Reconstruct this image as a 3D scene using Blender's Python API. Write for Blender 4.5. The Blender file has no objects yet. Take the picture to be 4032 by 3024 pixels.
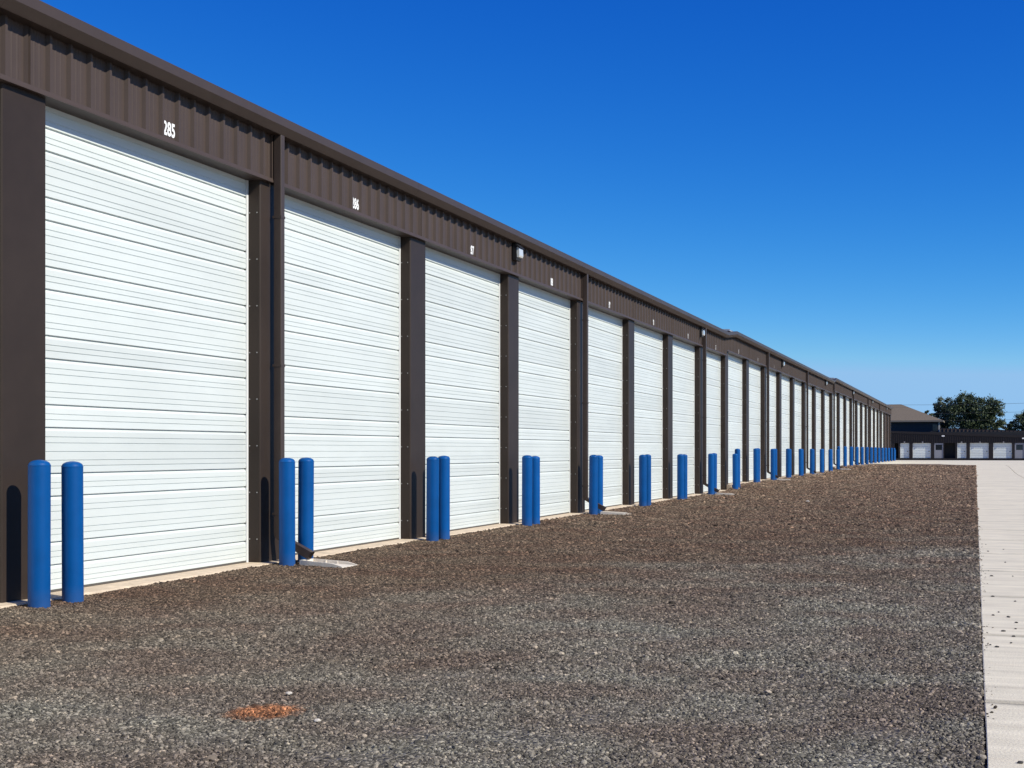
import bpy, bmesh, math, random
import numpy as np
from mathutils import Vector, Matrix, noise
R = math.radians
rnd = random.Random(7)
S = bpy.context.scene
COL = S.collection

# ------------------------------------------------------------------ camera
F, XV, YV = 5350.0, 3840.0, 1775.0            # focal length, vanishing point of the facade (pixels of the 4032x3024 photo)
PSI = math.atan((XV - 2016) / F)
CP, SP = math.cos(PSI), math.sin(PSI)
EYE = 1.38
cam_d = bpy.data.cameras.new('camera')
cam = bpy.data.objects.new('camera', cam_d); COL.objects.link(cam)
cam.location = (0, 0, EYE); cam.rotation_euler = (R(90), 0, PSI)
cam_d.sensor_fit = 'HORIZONTAL'; cam_d.sensor_width = 36
cam_d.lens = 36 * F / 4032
cam_d.shift_y = (YV - 1512) / 4032
cam_d.clip_start = 0.05; cam_d.clip_end = 3000
S.camera = cam
S.render.resolution_x, S.render.resolution_y = 1024, 768

# ------------------------------------------------------------------ sky and sun
SUN_EL, SUN_PHI = R(37.3), R(14.5)              # elevation; turn from the facade's normal towards the camera
sun_vec = Vector((math.cos(SUN_EL) * math.cos(SUN_PHI), -math.cos(SUN_EL) * math.sin(SUN_PHI), math.sin(SUN_EL)))
world = bpy.data.worlds.new('World'); S.world = world; world.use_nodes = True
wn, wl = world.node_tree.nodes, world.node_tree.links
sky = wn.new('ShaderNodeTexSky'); sky.sky_type = 'NISHITA'; sky.sun_disc = False
sky.sun_elevation = SUN_EL; sky.sun_rotation = math.atan2(sun_vec.x, sun_vec.y)
sky.altitude = 3000; sky.air_density = 1.0; sky.dust_density = 0.0; sky.ozone_density = 1.0
bg = wn['Background']; SKY = 0.1; bg.inputs['Strength'].default_value = SKY
ssep = wn.new('ShaderNodeSeparateColor'); scmb = wn.new('ShaderNodeCombineColor')      # film-like colour response of the whole sky
wl.new(sky.outputs[0], ssep.inputs[0])
for k_, (gain, power, top) in enumerate(((2.4, 2.8, .27), (1.10, 1.44, .50), (1.04, .66, .79))):
    m0 = wn.new('ShaderNodeMath'); m0.operation = 'MULTIPLY'; m0.inputs[1].default_value = SKY; wl.new(ssep.outputs[k_], m0.inputs[0])
    m1 = wn.new('ShaderNodeMath'); m1.operation = 'POWER'; m1.inputs[1].default_value = power; wl.new(m0.outputs[0], m1.inputs[0])
    m2 = wn.new('ShaderNodeMath'); m2.operation = 'MULTIPLY'; m2.inputs[1].default_value = gain / SKY; wl.new(m1.outputs[0], m2.inputs[0])
    m3 = wn.new('ShaderNodeMath'); m3.operation = 'MINIMUM'; m3.inputs[1].default_value = top / SKY; wl.new(m2.outputs[0], m3.inputs[0])
    wl.new(m3.outputs[0], scmb.inputs[k_])
wl.new(scmb.outputs[0], bg.inputs['Color'])
sun_d = bpy.data.lights.new('sun', 'SUN'); sun_d.energy = 4.9; sun_d.angle = R(0.5); sun_d.color = (1, 0.955, 0.82)
sun = bpy.data.objects.new('sun', sun_d); COL.objects.link(sun)
sun.rotation_euler = sun_vec.to_track_quat('Z', 'Y').to_euler(); sun.location = (30, -10, 30)
S.view_settings.view_transform = 'Standard'; S.view_settings.look = 'None'
S.view_settings.exposure = 0.1; S.view_settings.gamma = 1
S.view_settings.use_curve_mapping = False

# ------------------------------------------------------------------ helpers
def obj(name, mesh, mat=None, parent=None, loc=None):
    o = bpy.data.objects.new(name, mesh); COL.objects.link(o)
    if mat is not None and len(mesh.materials) == 0: mesh.materials.append(mat)
    if parent is not None: o.parent = parent
    if loc is not None: o.location = loc
    return o
def tag(o, label=None, cat=None, group=None, kind=None):
    if label: o['label'] = label
    if cat: o['category'] = cat
    if group: o['group'] = group
    if kind: o['kind'] = kind
    return o
def empty(name, loc=(0, 0, 0)):
    o = bpy.data.objects.new(name, None); COL.objects.link(o); o.location = loc; o.empty_display_size = .2
    return o
class MB:
    def __init__(s): s.v, s.f, s.m = [], [], []
    def add(s, vs, fs, mi=0):
        b = len(s.v); s.v += [tuple(p) for p in vs]; s.f += [tuple(i + b for i in f) for f in fs]; s.m += [mi] * len(fs)
        return s
    def box(s, x0, x1, y0, y1, z0, z1, mi=0):
        return s.add([(x0,y0,z0),(x1,y0,z0),(x1,y1,z0),(x0,y1,z0),(x0,y0,z1),(x1,y0,z1),(x1,y1,z1),(x0,y1,z1)],
                     [(0,3,2,1),(4,5,6,7),(0,1,5,4),(1,2,6,5),(2,3,7,6),(3,0,4,7)], mi)
    def prism(s, prof, a, b, axis='y', mi=0, closed=True, caps=True):
        # profile in the plane across the axis: for 'y' (x,z); for 'x' (y,z); for 'z' (x,y)
        def pt(p, t): return (p[0], t, p[1]) if axis == 'y' else (t, p[0], p[1]) if axis == 'x' else (p[0], p[1], t)
        n = len(prof)
        vs = [pt(p, a) for p in prof] + [pt(p, b) for p in prof]
        fs = [(i, (i+1) % n, n+(i+1) % n, n+i) for i in range(n if closed else n-1)]
        if closed and caps: fs += [tuple(range(n)), tuple(reversed(range(n, 2*n)))]
        return s.add(vs, fs, mi)
    def lathe(s, prof, c=(0, 0, 0), n=24, mi=0):
        vs, fs = [], []
        for r, z in prof:
            for i in range(n):
                a = 2*math.pi*i/n; vs.append((c[0]+r*math.cos(a), c[1]+r*math.sin(a), c[2]+z))
        for j in range(len(prof)-1):
            for i in range(n):
                fs.append((j*n+i, j*n+(i+1) % n, (j+1)*n+(i+1) % n, (j+1)*n+i))
        fs.append(tuple(reversed(range(n)))); fs.append(tuple(range((len(prof)-1)*n, len(prof)*n)))
        return s.add(vs, fs, mi)
    def tube(s, p0, p1, r0, r1=None, n=8, mi=0):
        r1 = r0 if r1 is None else r1
        p0, p1 = Vector(p0), Vector(p1); d = (p1-p0).normalized()
        u = d.orthogonal().normalized(); w = d.cross(u)
        vs = []
        for p, r in ((p0, r0), (p1, r1)):
            for i in range(n):
                a = 2*math.pi*i/n; vs.append(p + (u*math.cos(a)+w*math.sin(a))*r)
        return s.add(vs, [(i, (i+1) % n, n+(i+1) % n, n+i) for i in range(n)] + [tuple(reversed(range(n))), tuple(range(n, 2*n))], mi)
    def mesh(s, name, smooth=False, mats=None, fix=True):
        me = bpy.data.meshes.new(name); me.from_pydata(s.v, [], s.f); me.update()
        if fix:
            bm = bmesh.new(); bm.from_mesh(me); 
            bmesh.ops.recalc_face_normals(bm, faces=bm.faces); bm.to_mesh(me); bm.free()
        if mats:
            for m in mats: me.materials.append(m)
            me.polygons.foreach_set('material_index', s.m)
        if smooth:
            me.polygons.foreach_set('use_smooth', [True]*len(me.polygons))
            try: me.set_sharp_from_angle(angle=R(35))
            except Exception: pass
        return me

def mat(name, col, rough=.6, metal=0, spec=.5, var=0, vscale=3, bump=0, bscale=40, coords='pos', col2=None, stretch=None):
    m = bpy.data.materials.new(name); m.use_nodes = True
    nt = m.node_tree; N, L = nt.nodes, nt.links
    b = N['Principled BSDF']; b.inputs['Roughness'].default_value = rough; b.inputs['Metallic'].default_value = metal
    b.inputs['Specular IOR Level'].default_value = spec
    b.inputs['Base Color'].default_value = (*col, 1)
    g = N.new('ShaderNodeNewGeometry')
    vec = g.outputs['Position']
    if stretch:
        mp = N.new('ShaderNodeMapping'); mp.inputs['Scale'].default_value = stretch
        L.new(vec, mp.inputs['Vector']); vec = mp.outputs[0]
    if var or col2:
        t = N.new('ShaderNodeTexNoise'); t.inputs['Scale'].default_value = vscale; t.inputs['Detail'].default_value = 6; t.inputs['Roughness'].default_value = .65
        L.new(vec, t.inputs['Vector'])
        mr = N.new('ShaderNodeMapRange'); mr.inputs['From Min'].default_value = .3; mr.inputs['From Max'].default_value = .7
        L.new(t.outputs['Fac'], mr.inputs['Value'])
        mx = N.new('ShaderNodeMix'); mx.data_type = 'RGBA'
        c2 = col2 if col2 else tuple(c*(1+var) for c in col)
        c1 = col if col2 else tuple(c*(1-var) for c in col)
        mx.inputs['A'].default_value = (*c1, 1); mx.inputs['B'].default_value = (*c2, 1)
        L.new(mr.outputs[0], mx.inputs['Factor']); L.new(mx.outputs['Result'], b.inputs['Base Color'])
    if bump:
        t2 = N.new('ShaderNodeTexNoise'); t2.inputs['Scale'].default_value = bscale; t2.inputs['Detail'].default_value = 5
        L.new(vec, t2.inputs['Vector'])
        bp = N.new('ShaderNodeBump'); bp.inputs['Strength'].default_value = bump; bp.inputs['Distance'].default_value = .02
        L.new(t2.outputs['Fac'], bp.inputs['Height']); L.new(bp.outputs[0], b.inputs['Normal'])
    return m

M = {}
M['brown'] = mat('brown_painted_metal', (.066, .047, .039), .50, spec=.28, var=.10, vscale=1.3, bump=.08, bscale=2.0)
M['brown_col'] = mat('brown_column_metal', (.036, .0255, .020), .48, spec=.2, var=.20, vscale=.8, bump=.22, bscale=1.2)
M['gutter'] = mat('brown_gutter_metal', (.058, .042, .035), .45, spec=.3, var=.08, vscale=2)
M['door'] = mat('white_door_metal', (.64, .675, .655), .38, spec=.4, var=.05, vscale=.9, bump=.04, bscale=1.6, stretch=(1, .6, 2.2))
def tint_by_panel(m):      # each panel a slightly different white, as rolled and faded separately
    N, L = m.node_tree.nodes, m.node_tree.links; b = N['Principled BSDF']; base = b.inputs['Base Color'].links[0].from_socket
    oi = N.new('ShaderNodeObjectInfo'); mr = N.new('ShaderNodeMapRange'); mr.inputs['To Min'].default_value = .93; mr.inputs['To Max'].default_value = 1.05; L.new(oi.outputs['Random'], mr.inputs['Value'])
    mx = N.new('ShaderNodeMix'); mx.data_type = 'RGBA'; mx.blend_type = 'MULTIPLY'; mx.inputs['Factor'].default_value = 1
    L.new(base, mx.inputs['A']); L.new(mr.outputs[0], mx.inputs['B']); L.new(mx.outputs['Result'], b.inputs['Base Color'])
tint_by_panel(M['door'])
M['guide'] = mat('white_guide_metal', (.74, .74, .73), .35)
M['seal'] = mat('dark_rubber_seal', (.09, .08, .07), .8)
M['screw'] = mat('galvanized_screw', (.35, .34, .33), .35, metal=.6)
M['slab'] = mat('cream_concrete', (.60, .48, .35), .85, var=.22, vscale=5, bump=.3, bscale=60)
M['blue'] = mat('blue_plastic', (.002, .082, .285), .45, spec=.3, var=.09, vscale=4)
def blue_mat():
    m = mat('blue_plastic', (.0004, .072, .265), .44, spec=.2, var=.10, vscale=4)
    nt = m.node_tree; N, L = nt.nodes, nt.links; b = N['Principled BSDF']; base = b.inputs['Base Color'].links[0].from_socket
    oi = N.new('ShaderNodeObjectInfo'); tc = N.new('ShaderNodeTexCoord'); sp = N.new('ShaderNodeSeparateXYZ'); L.new(tc.outputs['Object'], sp.inputs[0])
    mr = N.new('ShaderNodeMapRange'); mr.inputs['To Min'].default_value = .86; mr.inputs['To Max'].default_value = 1.12; L.new(oi.outputs['Random'], mr.inputs['Value'])
    mx = N.new('ShaderNodeMix'); mx.data_type = 'RGBA'; mx.blend_type = 'MULTIPLY'; mx.inputs['Factor'].default_value = 1
    L.new(base, mx.inputs['A']); L.new(mr.outputs[0], mx.inputs['B'])
    # dust splashed on the foot and a few pale scuffs
    t = N.new('ShaderNodeTexNoise'); t.inputs['Scale'].default_value = 9; t.inputs['Detail'].default_value = 7; t.inputs['Roughness'].default_value = .7
    ad = N.new('ShaderNodeVectorMath'); ad.operation = 'ADD'; L.new(tc.outputs['Object'], ad.inputs[0]); L.new(oi.outputs['Location'], ad.inputs[1]); L.new(ad.outputs[0], t.inputs['Vector'])
    d1 = N.new('ShaderNodeMapRange'); d1.inputs['From Min'].default_value = 0; d1.inputs['From Max'].default_value = .20; d1.inputs['To Min'].default_value = .22; d1.inputs['To Max'].default_value = -.02; L.new(sp.outputs['Z'], d1.inputs['Value'])
    ml = N.new('ShaderNodeMath'); ml.operation = 'MULTIPLY'; ml.use_clamp = True; L.new(d1.outputs[0], ml.inputs[0]); L.new(t.outputs['Fac'], ml.inputs[1])
    m2 = N.new('ShaderNodeMix'); m2.data_type = 'RGBA'; m2.inputs['B'].default_value = (.20, .16, .12, 1); L.new(ml.outputs[0], m2.inputs['Factor']); L.new(mx.outputs['Result'], m2.inputs['A'])
    t2 = N.new('ShaderNodeTexNoise'); t2.inputs['Scale'].default_value = 5; t2.inputs['Detail'].default_value = 10; t2.inputs['Roughness'].default_value = .8; L.new(ad.outputs[0], t2.inputs['Vector'])
    d2 = N.new('ShaderNodeMapRange'); d2.inputs['From Min'].default_value = .66; d2.inputs['From Max'].default_value = .71; d2.inputs['To Max'].default_value = .55; L.new(t2.outputs['Fac'], d2.inputs['Value'])
    m3 = N.new('ShaderNodeMix'); m3.data_type = 'RGBA'; m3.inputs['B'].default_value = (.16, .26, .42, 1); L.new(d2.outputs[0], m3.inputs['Factor']); L.new(m2.outputs['Result'], m3.inputs['A'])
    L.new(m3.outputs['Result'], b.inputs['Base Color']); return m
M['blue'] = blue_mat()
M['splash'] = mat('pale_splash_concrete', (.70, .63, .54), .9, var=.12, vscale=9, bump=.3, bscale=80)
M['number'] = mat('white_vinyl', (.85, .85, .85), .5)
M['black'] = mat('dark_bronze_housing', (.012, .011, .011), .5)
M['roof'] = mat('galvalume_roof', (.42, .43, .44), .45, metal=.3, var=.08)
M['interior'] = mat('dark_interior', (.02, .02, .022), .9)
M['far_brown'] = mat('far_dark_brown_metal', (.016, .0125, .013), .5, spec=.25, var=.08)
M['shingle'] = mat('brown_shingles', (.15, .12, .088), .9, var=.22, vscale=6, bump=.4, bscale=12)
M['siding'] = mat('dark_slate_siding', (.022, .021, .023), .7, var=.1)
M['trim'] = mat('white_trim', (.6, .58, .52), .6)
M['fascia'] = mat('tan_fascia', (.20, .17, .135), .6)
M['greydoor'] = mat('grey_panel_door', (.22, .22, .25), .5)
M['bark'] = mat('bark', (.09, .07, .05), .9, var=.3, vscale=6)
M['wire'] = mat('cable', (.05, .05, .05), .6)
M['wood'] = mat('utility_pole_wood', (.12, .09, .065), .9, var=.2)
M['pebble'] = mat('dark_pebble', (.06, .055, .05), .9)
M['white_stone'] = mat('white_stone', (.60, .54, .46), .85, var=.1)
M['dirt'] = mat('dry_dirt', (.13, .12, .075), .95, var=.3, vscale=.15)
def glass_mat():
    m = bpy.data.materials.new('frosted_lens'); m.use_nodes = True
    b = m.node_tree.nodes['Principled BSDF']; b.inputs['Base Color'].default_value = (.62, .64, .62, 1)
    b.inputs['Roughness'].default_value = .12; b.inputs['Specular IOR Level'].default_value = .8; b.inputs['Coat Weight'].default_value = .6
    return m
M['lens'] = glass_mat()
def pane_mat():
    m = bpy.data.materials.new('dark_window_glass'); m.use_nodes = True
    b = m.node_tree.nodes['Principled BSDF']; b.inputs['Base Color'].default_value = (.01, .011, .013, 1)
    b.inputs['Roughness'].default_value = .08
    return m
M['pane'] = pane_mat()

# gravel: colour from place (grey in the middle of the lot, brown by the building and far off, a rust patch) and from each stone
RUST = (-3.545, 6.36)
def gravel_mat(name, stones):
    m = bpy.data.materials.new(name); m.use_nodes = True
    nt = m.node_tree; N, L = nt.nodes, nt.links; b = N['Principled BSDF']
    b.inputs['Roughness'].default_value = .85; b.inputs['Specular IOR Level'].default_value = .25
    g = N.new('ShaderNodeNewGeometry'); sep = N.new('ShaderNodeSeparateXYZ'); L.new(g.outputs['Position'], sep.inputs[0])
    def math_(op, a, c):
        n = N.new('ShaderNodeMath'); n.operation = op
        for i, v in enumerate((a, c)):
            if isinstance(v, (int, float)): n.inputs[i].default_value = v
            else: L.new(v, n.inputs[i])
        return n.outputs[0]
    def nz(scale, detail=4):
        t = N.new('ShaderNodeTexNoise'); t.inputs['Scale'].default_value = scale; t.inputs['Detail'].default_value = detail
        L.new(g.outputs['Position'], t.inputs['Vector']); return t.outputs['Fac']
    # brown-ness: far along Y or near the building
    n1 = math_('MULTIPLY', math_('SUBTRACT', nz(.45, 5), .5), 9.0)
    a = math_('ADD', math_('MULTIPLY', sep.outputs['Y'], .36), math_('MULTIPLY', sep.outputs['X'], -.75))
    a = math_('ADD', a, n1)
    mr = N.new('ShaderNodeMapRange'); mr.inputs['From Min'].default_value = 5.0; mr.inputs['From Max'].default_value = 9.5
    L.new(a, mr.inputs['Value'])
    mx = N.new('ShaderNodeMix'); mx.data_type = 'RGBA'
    mx.inputs['A'].default_value = (.150, .138, .112, 1); mx.inputs['B'].default_value = (.106, .077, .054, 1)
    L.new(mr.outputs[0], mx.inputs['Factor']); col = mx.outputs['Result']
    mrf = N.new('ShaderNodeMapRange'); mrf.inputs['From Min'].default_value = 18; mrf.inputs['From Max'].default_value = 60
    L.new(sep.outputs['Y'], mrf.inputs['Value'])
    mxf = N.new('ShaderNodeMix'); mxf.data_type = 'RGBA'; mxf.inputs['B'].default_value = (.168, .121, .083, 1)
    L.new(mrf.outputs[0], mxf.inputs['Factor']); L.new(col, mxf.inputs['A']); col = mxf.outputs['Result']
    # blotches of warm and dark dust
    mr2 = N.new('ShaderNodeMapRange'); mr2.inputs['From Min'].default_value = .38; mr2.inputs['From Max'].default_value = .62
    L.new(nz(1.1, 6), mr2.inputs['Value'])
    mx2 = N.new('ShaderNodeMix'); mx2.data_type = 'RGBA'; mx2.blend_type = 'MULTIPLY'; mx2.inputs['Factor'].default_value = 1
    ramp = N.new('ShaderNodeMix'); ramp.data_type = 'RGBA'; ramp.inputs['A'].default_value = (.93, .81, .77, 1); ramp.inputs['B'].default_value = (1.10, 1.10, 1.07, 1)
    L.new(mr2.outputs[0], ramp.inputs['Factor']); L.new(col, mx2.inputs['A']); L.new(ramp.outputs['Result'], mx2.inputs['B']); col = mx2.outputs['Result']
    # rust patch
    dx = math_('DIVIDE', math_('SUBTRACT', sep.outputs['X'], RUST[0]), .20)
    dy = math_('DIVIDE', math_('SUBTRACT', sep.outputs['Y'], RUST[1]), .23)
    d = math_('SQRT', math_('ADD', math_('MULTIPLY', dx, dx), math_('MULTIPLY', dy, dy)), 0)
    d = math_('ADD', d, math_('MULTIPLY', math_('SUBTRACT', nz(14, 3), .5), .9))
    mr3 = N.new('ShaderNodeMapRange'); mr3.inputs['From Min'].default_value = .65; mr3.inputs['From Max'].default_value = 1.15
    mr3.inputs['To Min'].default_value = .92; mr3.inputs['To Max'].default_value = 0
    L.new(d, mr3.inputs['Value'])
    mx3 = N.new('ShaderNodeMix'); mx3.data_type = 'RGBA'; mx3.inputs['B'].default_value = (.27, .112, .048, 1)
    L.new(mr3.outputs[0], mx3.inputs['Factor']); L.new(col, mx3.inputs['A']); col = mx3.outputs['Result']
    # each stone
    if stones:
        oi = N.new('ShaderNodeObjectInfo'); rv = oi.outputs['Random']
    else:
        vo = N.new('ShaderNodeTexVoronoi'); vo.inputs['Scale'].default_value = 38; vo.inputs['Randomness'].default_value = 1
        L.new(g.outputs['Position'], vo.inputs['Vector'])
        s2 = N.new('ShaderNodeSeparateColor'); L.new(vo.outputs['Color'], s2.inputs[0]); rv = s2.outputs[0]
    cr = N.new('ShaderNodeValToRGB'); e = cr.color_ramp.elements
    e[0].position = 0; e[0].color = (.30, .30, .31, 1); e[1].position = 1; e[1].color = (3.0, 2.85, 2.7, 1)
    for p, v in ((.3, .58), (.62, 1.0), (.84, 1.6), (.95, 2.1)):
        q = e.new(p); q.color = (v, v, v, 1)
    L.new(rv, cr.inputs[0])
    mx4 = N.new('ShaderNodeMix'); mx4.data_type = 'RGBA'; mx4.blend_type = 'MULTIPLY'; mx4.inputs['Factor'].default_value = 1
    L.new(col, mx4.inputs['A']); L.new(cr.outputs[0], mx4.inputs['B']); L.new(mx4.outputs['Result'], b.inputs['Base Color'])
    if not stones:
        bp = N.new('ShaderNodeBump'); bp.inputs['Strength'].default_value = 1; bp.inputs['Distance'].default_value = .022
        inv = math_('SUBTRACT', 1, vo.outputs['Distance']); 
        L.new(inv, bp.inputs['Height']); L.new(bp.outputs[0], b.inputs['Normal'])
    return m
M['gravel'] = gravel_mat('gravel_ground', False)
M['stones'] = gravel_mat('gravel_stones', True)

def concrete_mat():
    m = mat('pale_concrete', (.72, .65, .49), .8, var=.08, vscale=2.0, bump=.25, bscale=70)
    nt = m.node_tree; N, L = nt.nodes, nt.links; b = N['Principled BSDF']
    base = b.inputs['Base Color'].links[0].from_socket
    g = N.new('ShaderNodeNewGeometry'); mp = N.new('ShaderNodeMapping'); mp.inputs['Scale'].default_value = (.5, 6.0, 1)
    t = N.new('ShaderNodeTexNoise'); t.inputs['Scale'].default_value = 1.0; t.inputs['Detail'].default_value = 8; t.inputs['Roughness'].default_value = .7
    L.new(g.outputs['Position'], mp.inputs[0]); L.new(mp.outputs[0], t.inputs['Vector'])
    mr = N.new('ShaderNodeMapRange'); mr.inputs['From Min'].default_value = .40; mr.inputs['From Max'].default_value = .68; mr.inputs['To Min'].default_value = 1.06; mr.inputs['To Max'].default_value = .80
    L.new(t.outputs['Fac'], mr.inputs['Value'])
    mx = N.new('ShaderNodeMix'); mx.data_type = 'RGBA'; mx.blend_type = 'MULTIPLY'; mx.inputs['Factor'].default_value = 1
    L.new(base, mx.inputs['A']); L.new(mr.outputs[0], mx.inputs['B'])
    # dirt that has washed into the joints, and rust-tan stains
    sp = N.new('ShaderNodeSeparateXYZ'); L.new(g.outputs['Position'], sp.inputs[0])
    def mt(op, a, c):
        n_ = N.new('ShaderNodeMath'); n_.operation = op
        for i_, v_ in enumerate((a, c)):
            if isinstance(v_, (int, float)): n_.inputs[i_].default_value = v_
            else: L.new(v_, n_.inputs[i_])
        return n_.outputs[0]
    t3 = N.new('ShaderNodeTexNoise'); t3.inputs['Scale'].default_value = 2.6; t3.inputs['Detail'].default_value = 6; L.new(g.outputs['Position'], t3.inputs['Vector'])
    fr = mt('FRACT', mt('ADD', mt('DIVIDE', mt('SUBTRACT', sp.outputs['Y'], 10.6), 2.82), 100.5), 0)
    dj = mt('MULTIPLY', mt('ABSOLUTE', mt('SUBTRACT', fr, .5), 0), 2.82)
    dj = mt('SUBTRACT', dj, mt('MULTIPLY', mt('SUBTRACT', t3.outputs['Fac'], .42), .22))
    mj = N.new('ShaderNodeMapRange'); mj.inputs['From Min'].default_value = .0; mj.inputs['From Max'].default_value = .07; mj.inputs['To Min'].default_value = .62; mj.inputs['To Max'].default_value = 1; L.new(dj, mj.inputs['Value'])
    mz = N.new('ShaderNodeMix'); mz.data_type = 'RGBA'; mz.blend_type = 'MULTIPLY'; mz.inputs['Factor'].default_value = 1
    L.new(mx.outputs['Result'], mz.inputs['A']); L.new(mj.outputs[0], mz.inputs['B'])
    t4 = N.new('ShaderNodeTexNoise'); t4.inputs['Scale'].default_value = .7; t4.inputs['Detail'].default_value = 7; t4.inputs['Roughness'].default_value = .7; L.new(mp.outputs[0], t4.inputs['Vector'])
    m4 = N.new('ShaderNodeMapRange'); m4.inputs['From Min'].default_value = .55; m4.inputs['From Max'].default_value = .75; m4.inputs['To Max'].default_value = .35; L.new(t4.outputs['Fac'], m4.inputs['Value'])
    mw = N.new('ShaderNodeMix'); mw.data_type = 'RGBA'; mw.inputs['B'].default_value = (.46, .33, .20, 1); L.new(m4.outputs[0], mw.inputs['Factor']); L.new(mz.outputs['Result'], mw.inputs['A'])
    L.new(mw.outputs['Result'], b.inputs['Base Color'])
    return m
M['concrete'] = concrete_mat()
def leaf_mat(name, c1, c2):
    m = bpy.data.materials.new(name); m.use_nodes = True
    N, L = m.node_tree.nodes, m.node_tree.links; b = N['Principled BSDF']; b.inputs['Roughness'].default_value = .6
    g = N.new('ShaderNodeNewGeometry'); t = N.new('ShaderNodeTexNoise'); t.inputs['Scale'].default_value = .9; t.inputs['Detail'].default_value = 4
    L.new(g.outputs['Position'], t.inputs['Vector'])
    mx = N.new('ShaderNodeMix'); mx.data_type = 'RGBA'; mx.inputs['A'].default_value = (*c1, 1); mx.inputs['B'].default_value = (*c2, 1)
    L.new(t.outputs['Fac'], mx.inputs['Factor']); L.new(mx.outputs['Result'], b.inputs['Base Color'])
    return m
M['leaf'] = leaf_mat('oak_leaves', (.027, .047, .016), (.062, .085, .028))
M['leaf2'] = leaf_mat('dull_oak_leaves', (.040, .058, .030), (.080, .10, .052))

# ------------------------------------------------------------------ layout numbers (metres)
D = 8.112            # the facade's column plane is X = -D
BAY = 4.572; CW = .605; Y0 = 10.478
def YN(n): return Y0 + BAY * n                # far edge of column n = near edge of opening n
N0, N1, NEND = -2, 27, 29                     # doors N0..N1-1, closed bay N1, end column NEND
SEC = [(N0, 8, .04), (8, 16, .213), (16, NEND, .40)]   # bays and slab level of the three building steps
def sec_of(n): return 0 if n < 8 else 1 if n < 16 else 2
def level(n): return SEC[sec_of(n)][2]
DX = -D - .172                                # door plane
HB = 4.589                                    # header bottom above slab
def smooth(t): t = max(0, min(1, t)); return t*t*(3-2*t)
YS1, YS2 = YN(8) - .25, YN(16) - .25
def G(x, y):                                  # ground level
    w = 1.6 + max(0, min(1, (x + 7.2) / 5)) * 9
    z = .172 * smooth((y - YS1) / (2*w) + .5) + .188 * smooth((y - YS2) / (2*w) + .5)
    if y > 150: z -= .33 * smooth((y - 150) / 38)
    return z

# ------------------------------------------------------------------ ground
def sheet(xs, ys, dz, fz=G):
    vs = [(x, y, fz(x, y) + dz) for y in ys for x in xs]; n = len(xs)
    fs = [(j*n+i, j*n+i+1, (j+1)*n+i+1, (j+1)*n+i) for j in range(len(ys)-1) for i in range(n-1)]
    b = MB(); b.add(vs, fs); return b
gm = MB()
b = sheet([-900, -200, -60, -30, -8.5, 0, 15, 40, 200, 900], [-60, -20, 0, 20, 40, 48, 56, 75, 84, 92, 110, 150, 170, 190, 260, 500, 2000], -.35)
tag(obj('ground', b.mesh('ground', fix=False), M['dirt']), 'dry bare ground reaching to the horizon beneath the lot', 'ground', kind='structure')
XG0, XG1 = -8.02, .045
def gravel_far(x):  # far edge of the gravel: nearer by the concrete
    t = (x - XG0) / (XG1 - XG0); return 137 - 34 * smooth(t * 1.15 - .05)
xs = list(np.linspace(XG0, XG1, 25)); rows = list(np.concatenate([np.linspace(-14, 4, 5), np.linspace(5, 30, 34), np.linspace(31.5, 100, 70), np.linspace(101, 137, 14)]))
vs, n = [], len(xs)
for y in rows:
    for x in xs:
        yy = min(y, gravel_far(x)) if y > 100 else y
        u = .012 * noise.noise(Vector((x*.7, yy*.7, 0))) + .006 * noise.noise(Vector((x*3, yy*3, 4)))
        vs.append((x, yy, G(x, yy) + u))
gb = MB(); gb.add(vs, [(j*n+i, j*n+i+1, (j+1)*n+i+1, (j+1)*n+i) for j in range(len(rows)-1) for i in range(n-1)])
tag(obj('gravel_lot', gb.mesh('gravel_lot', smooth=True, fix=False), M['gravel']), 'dark crushed gravel yard between the storage doors and the concrete drive', 'gravel yard', kind='structure')

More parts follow.
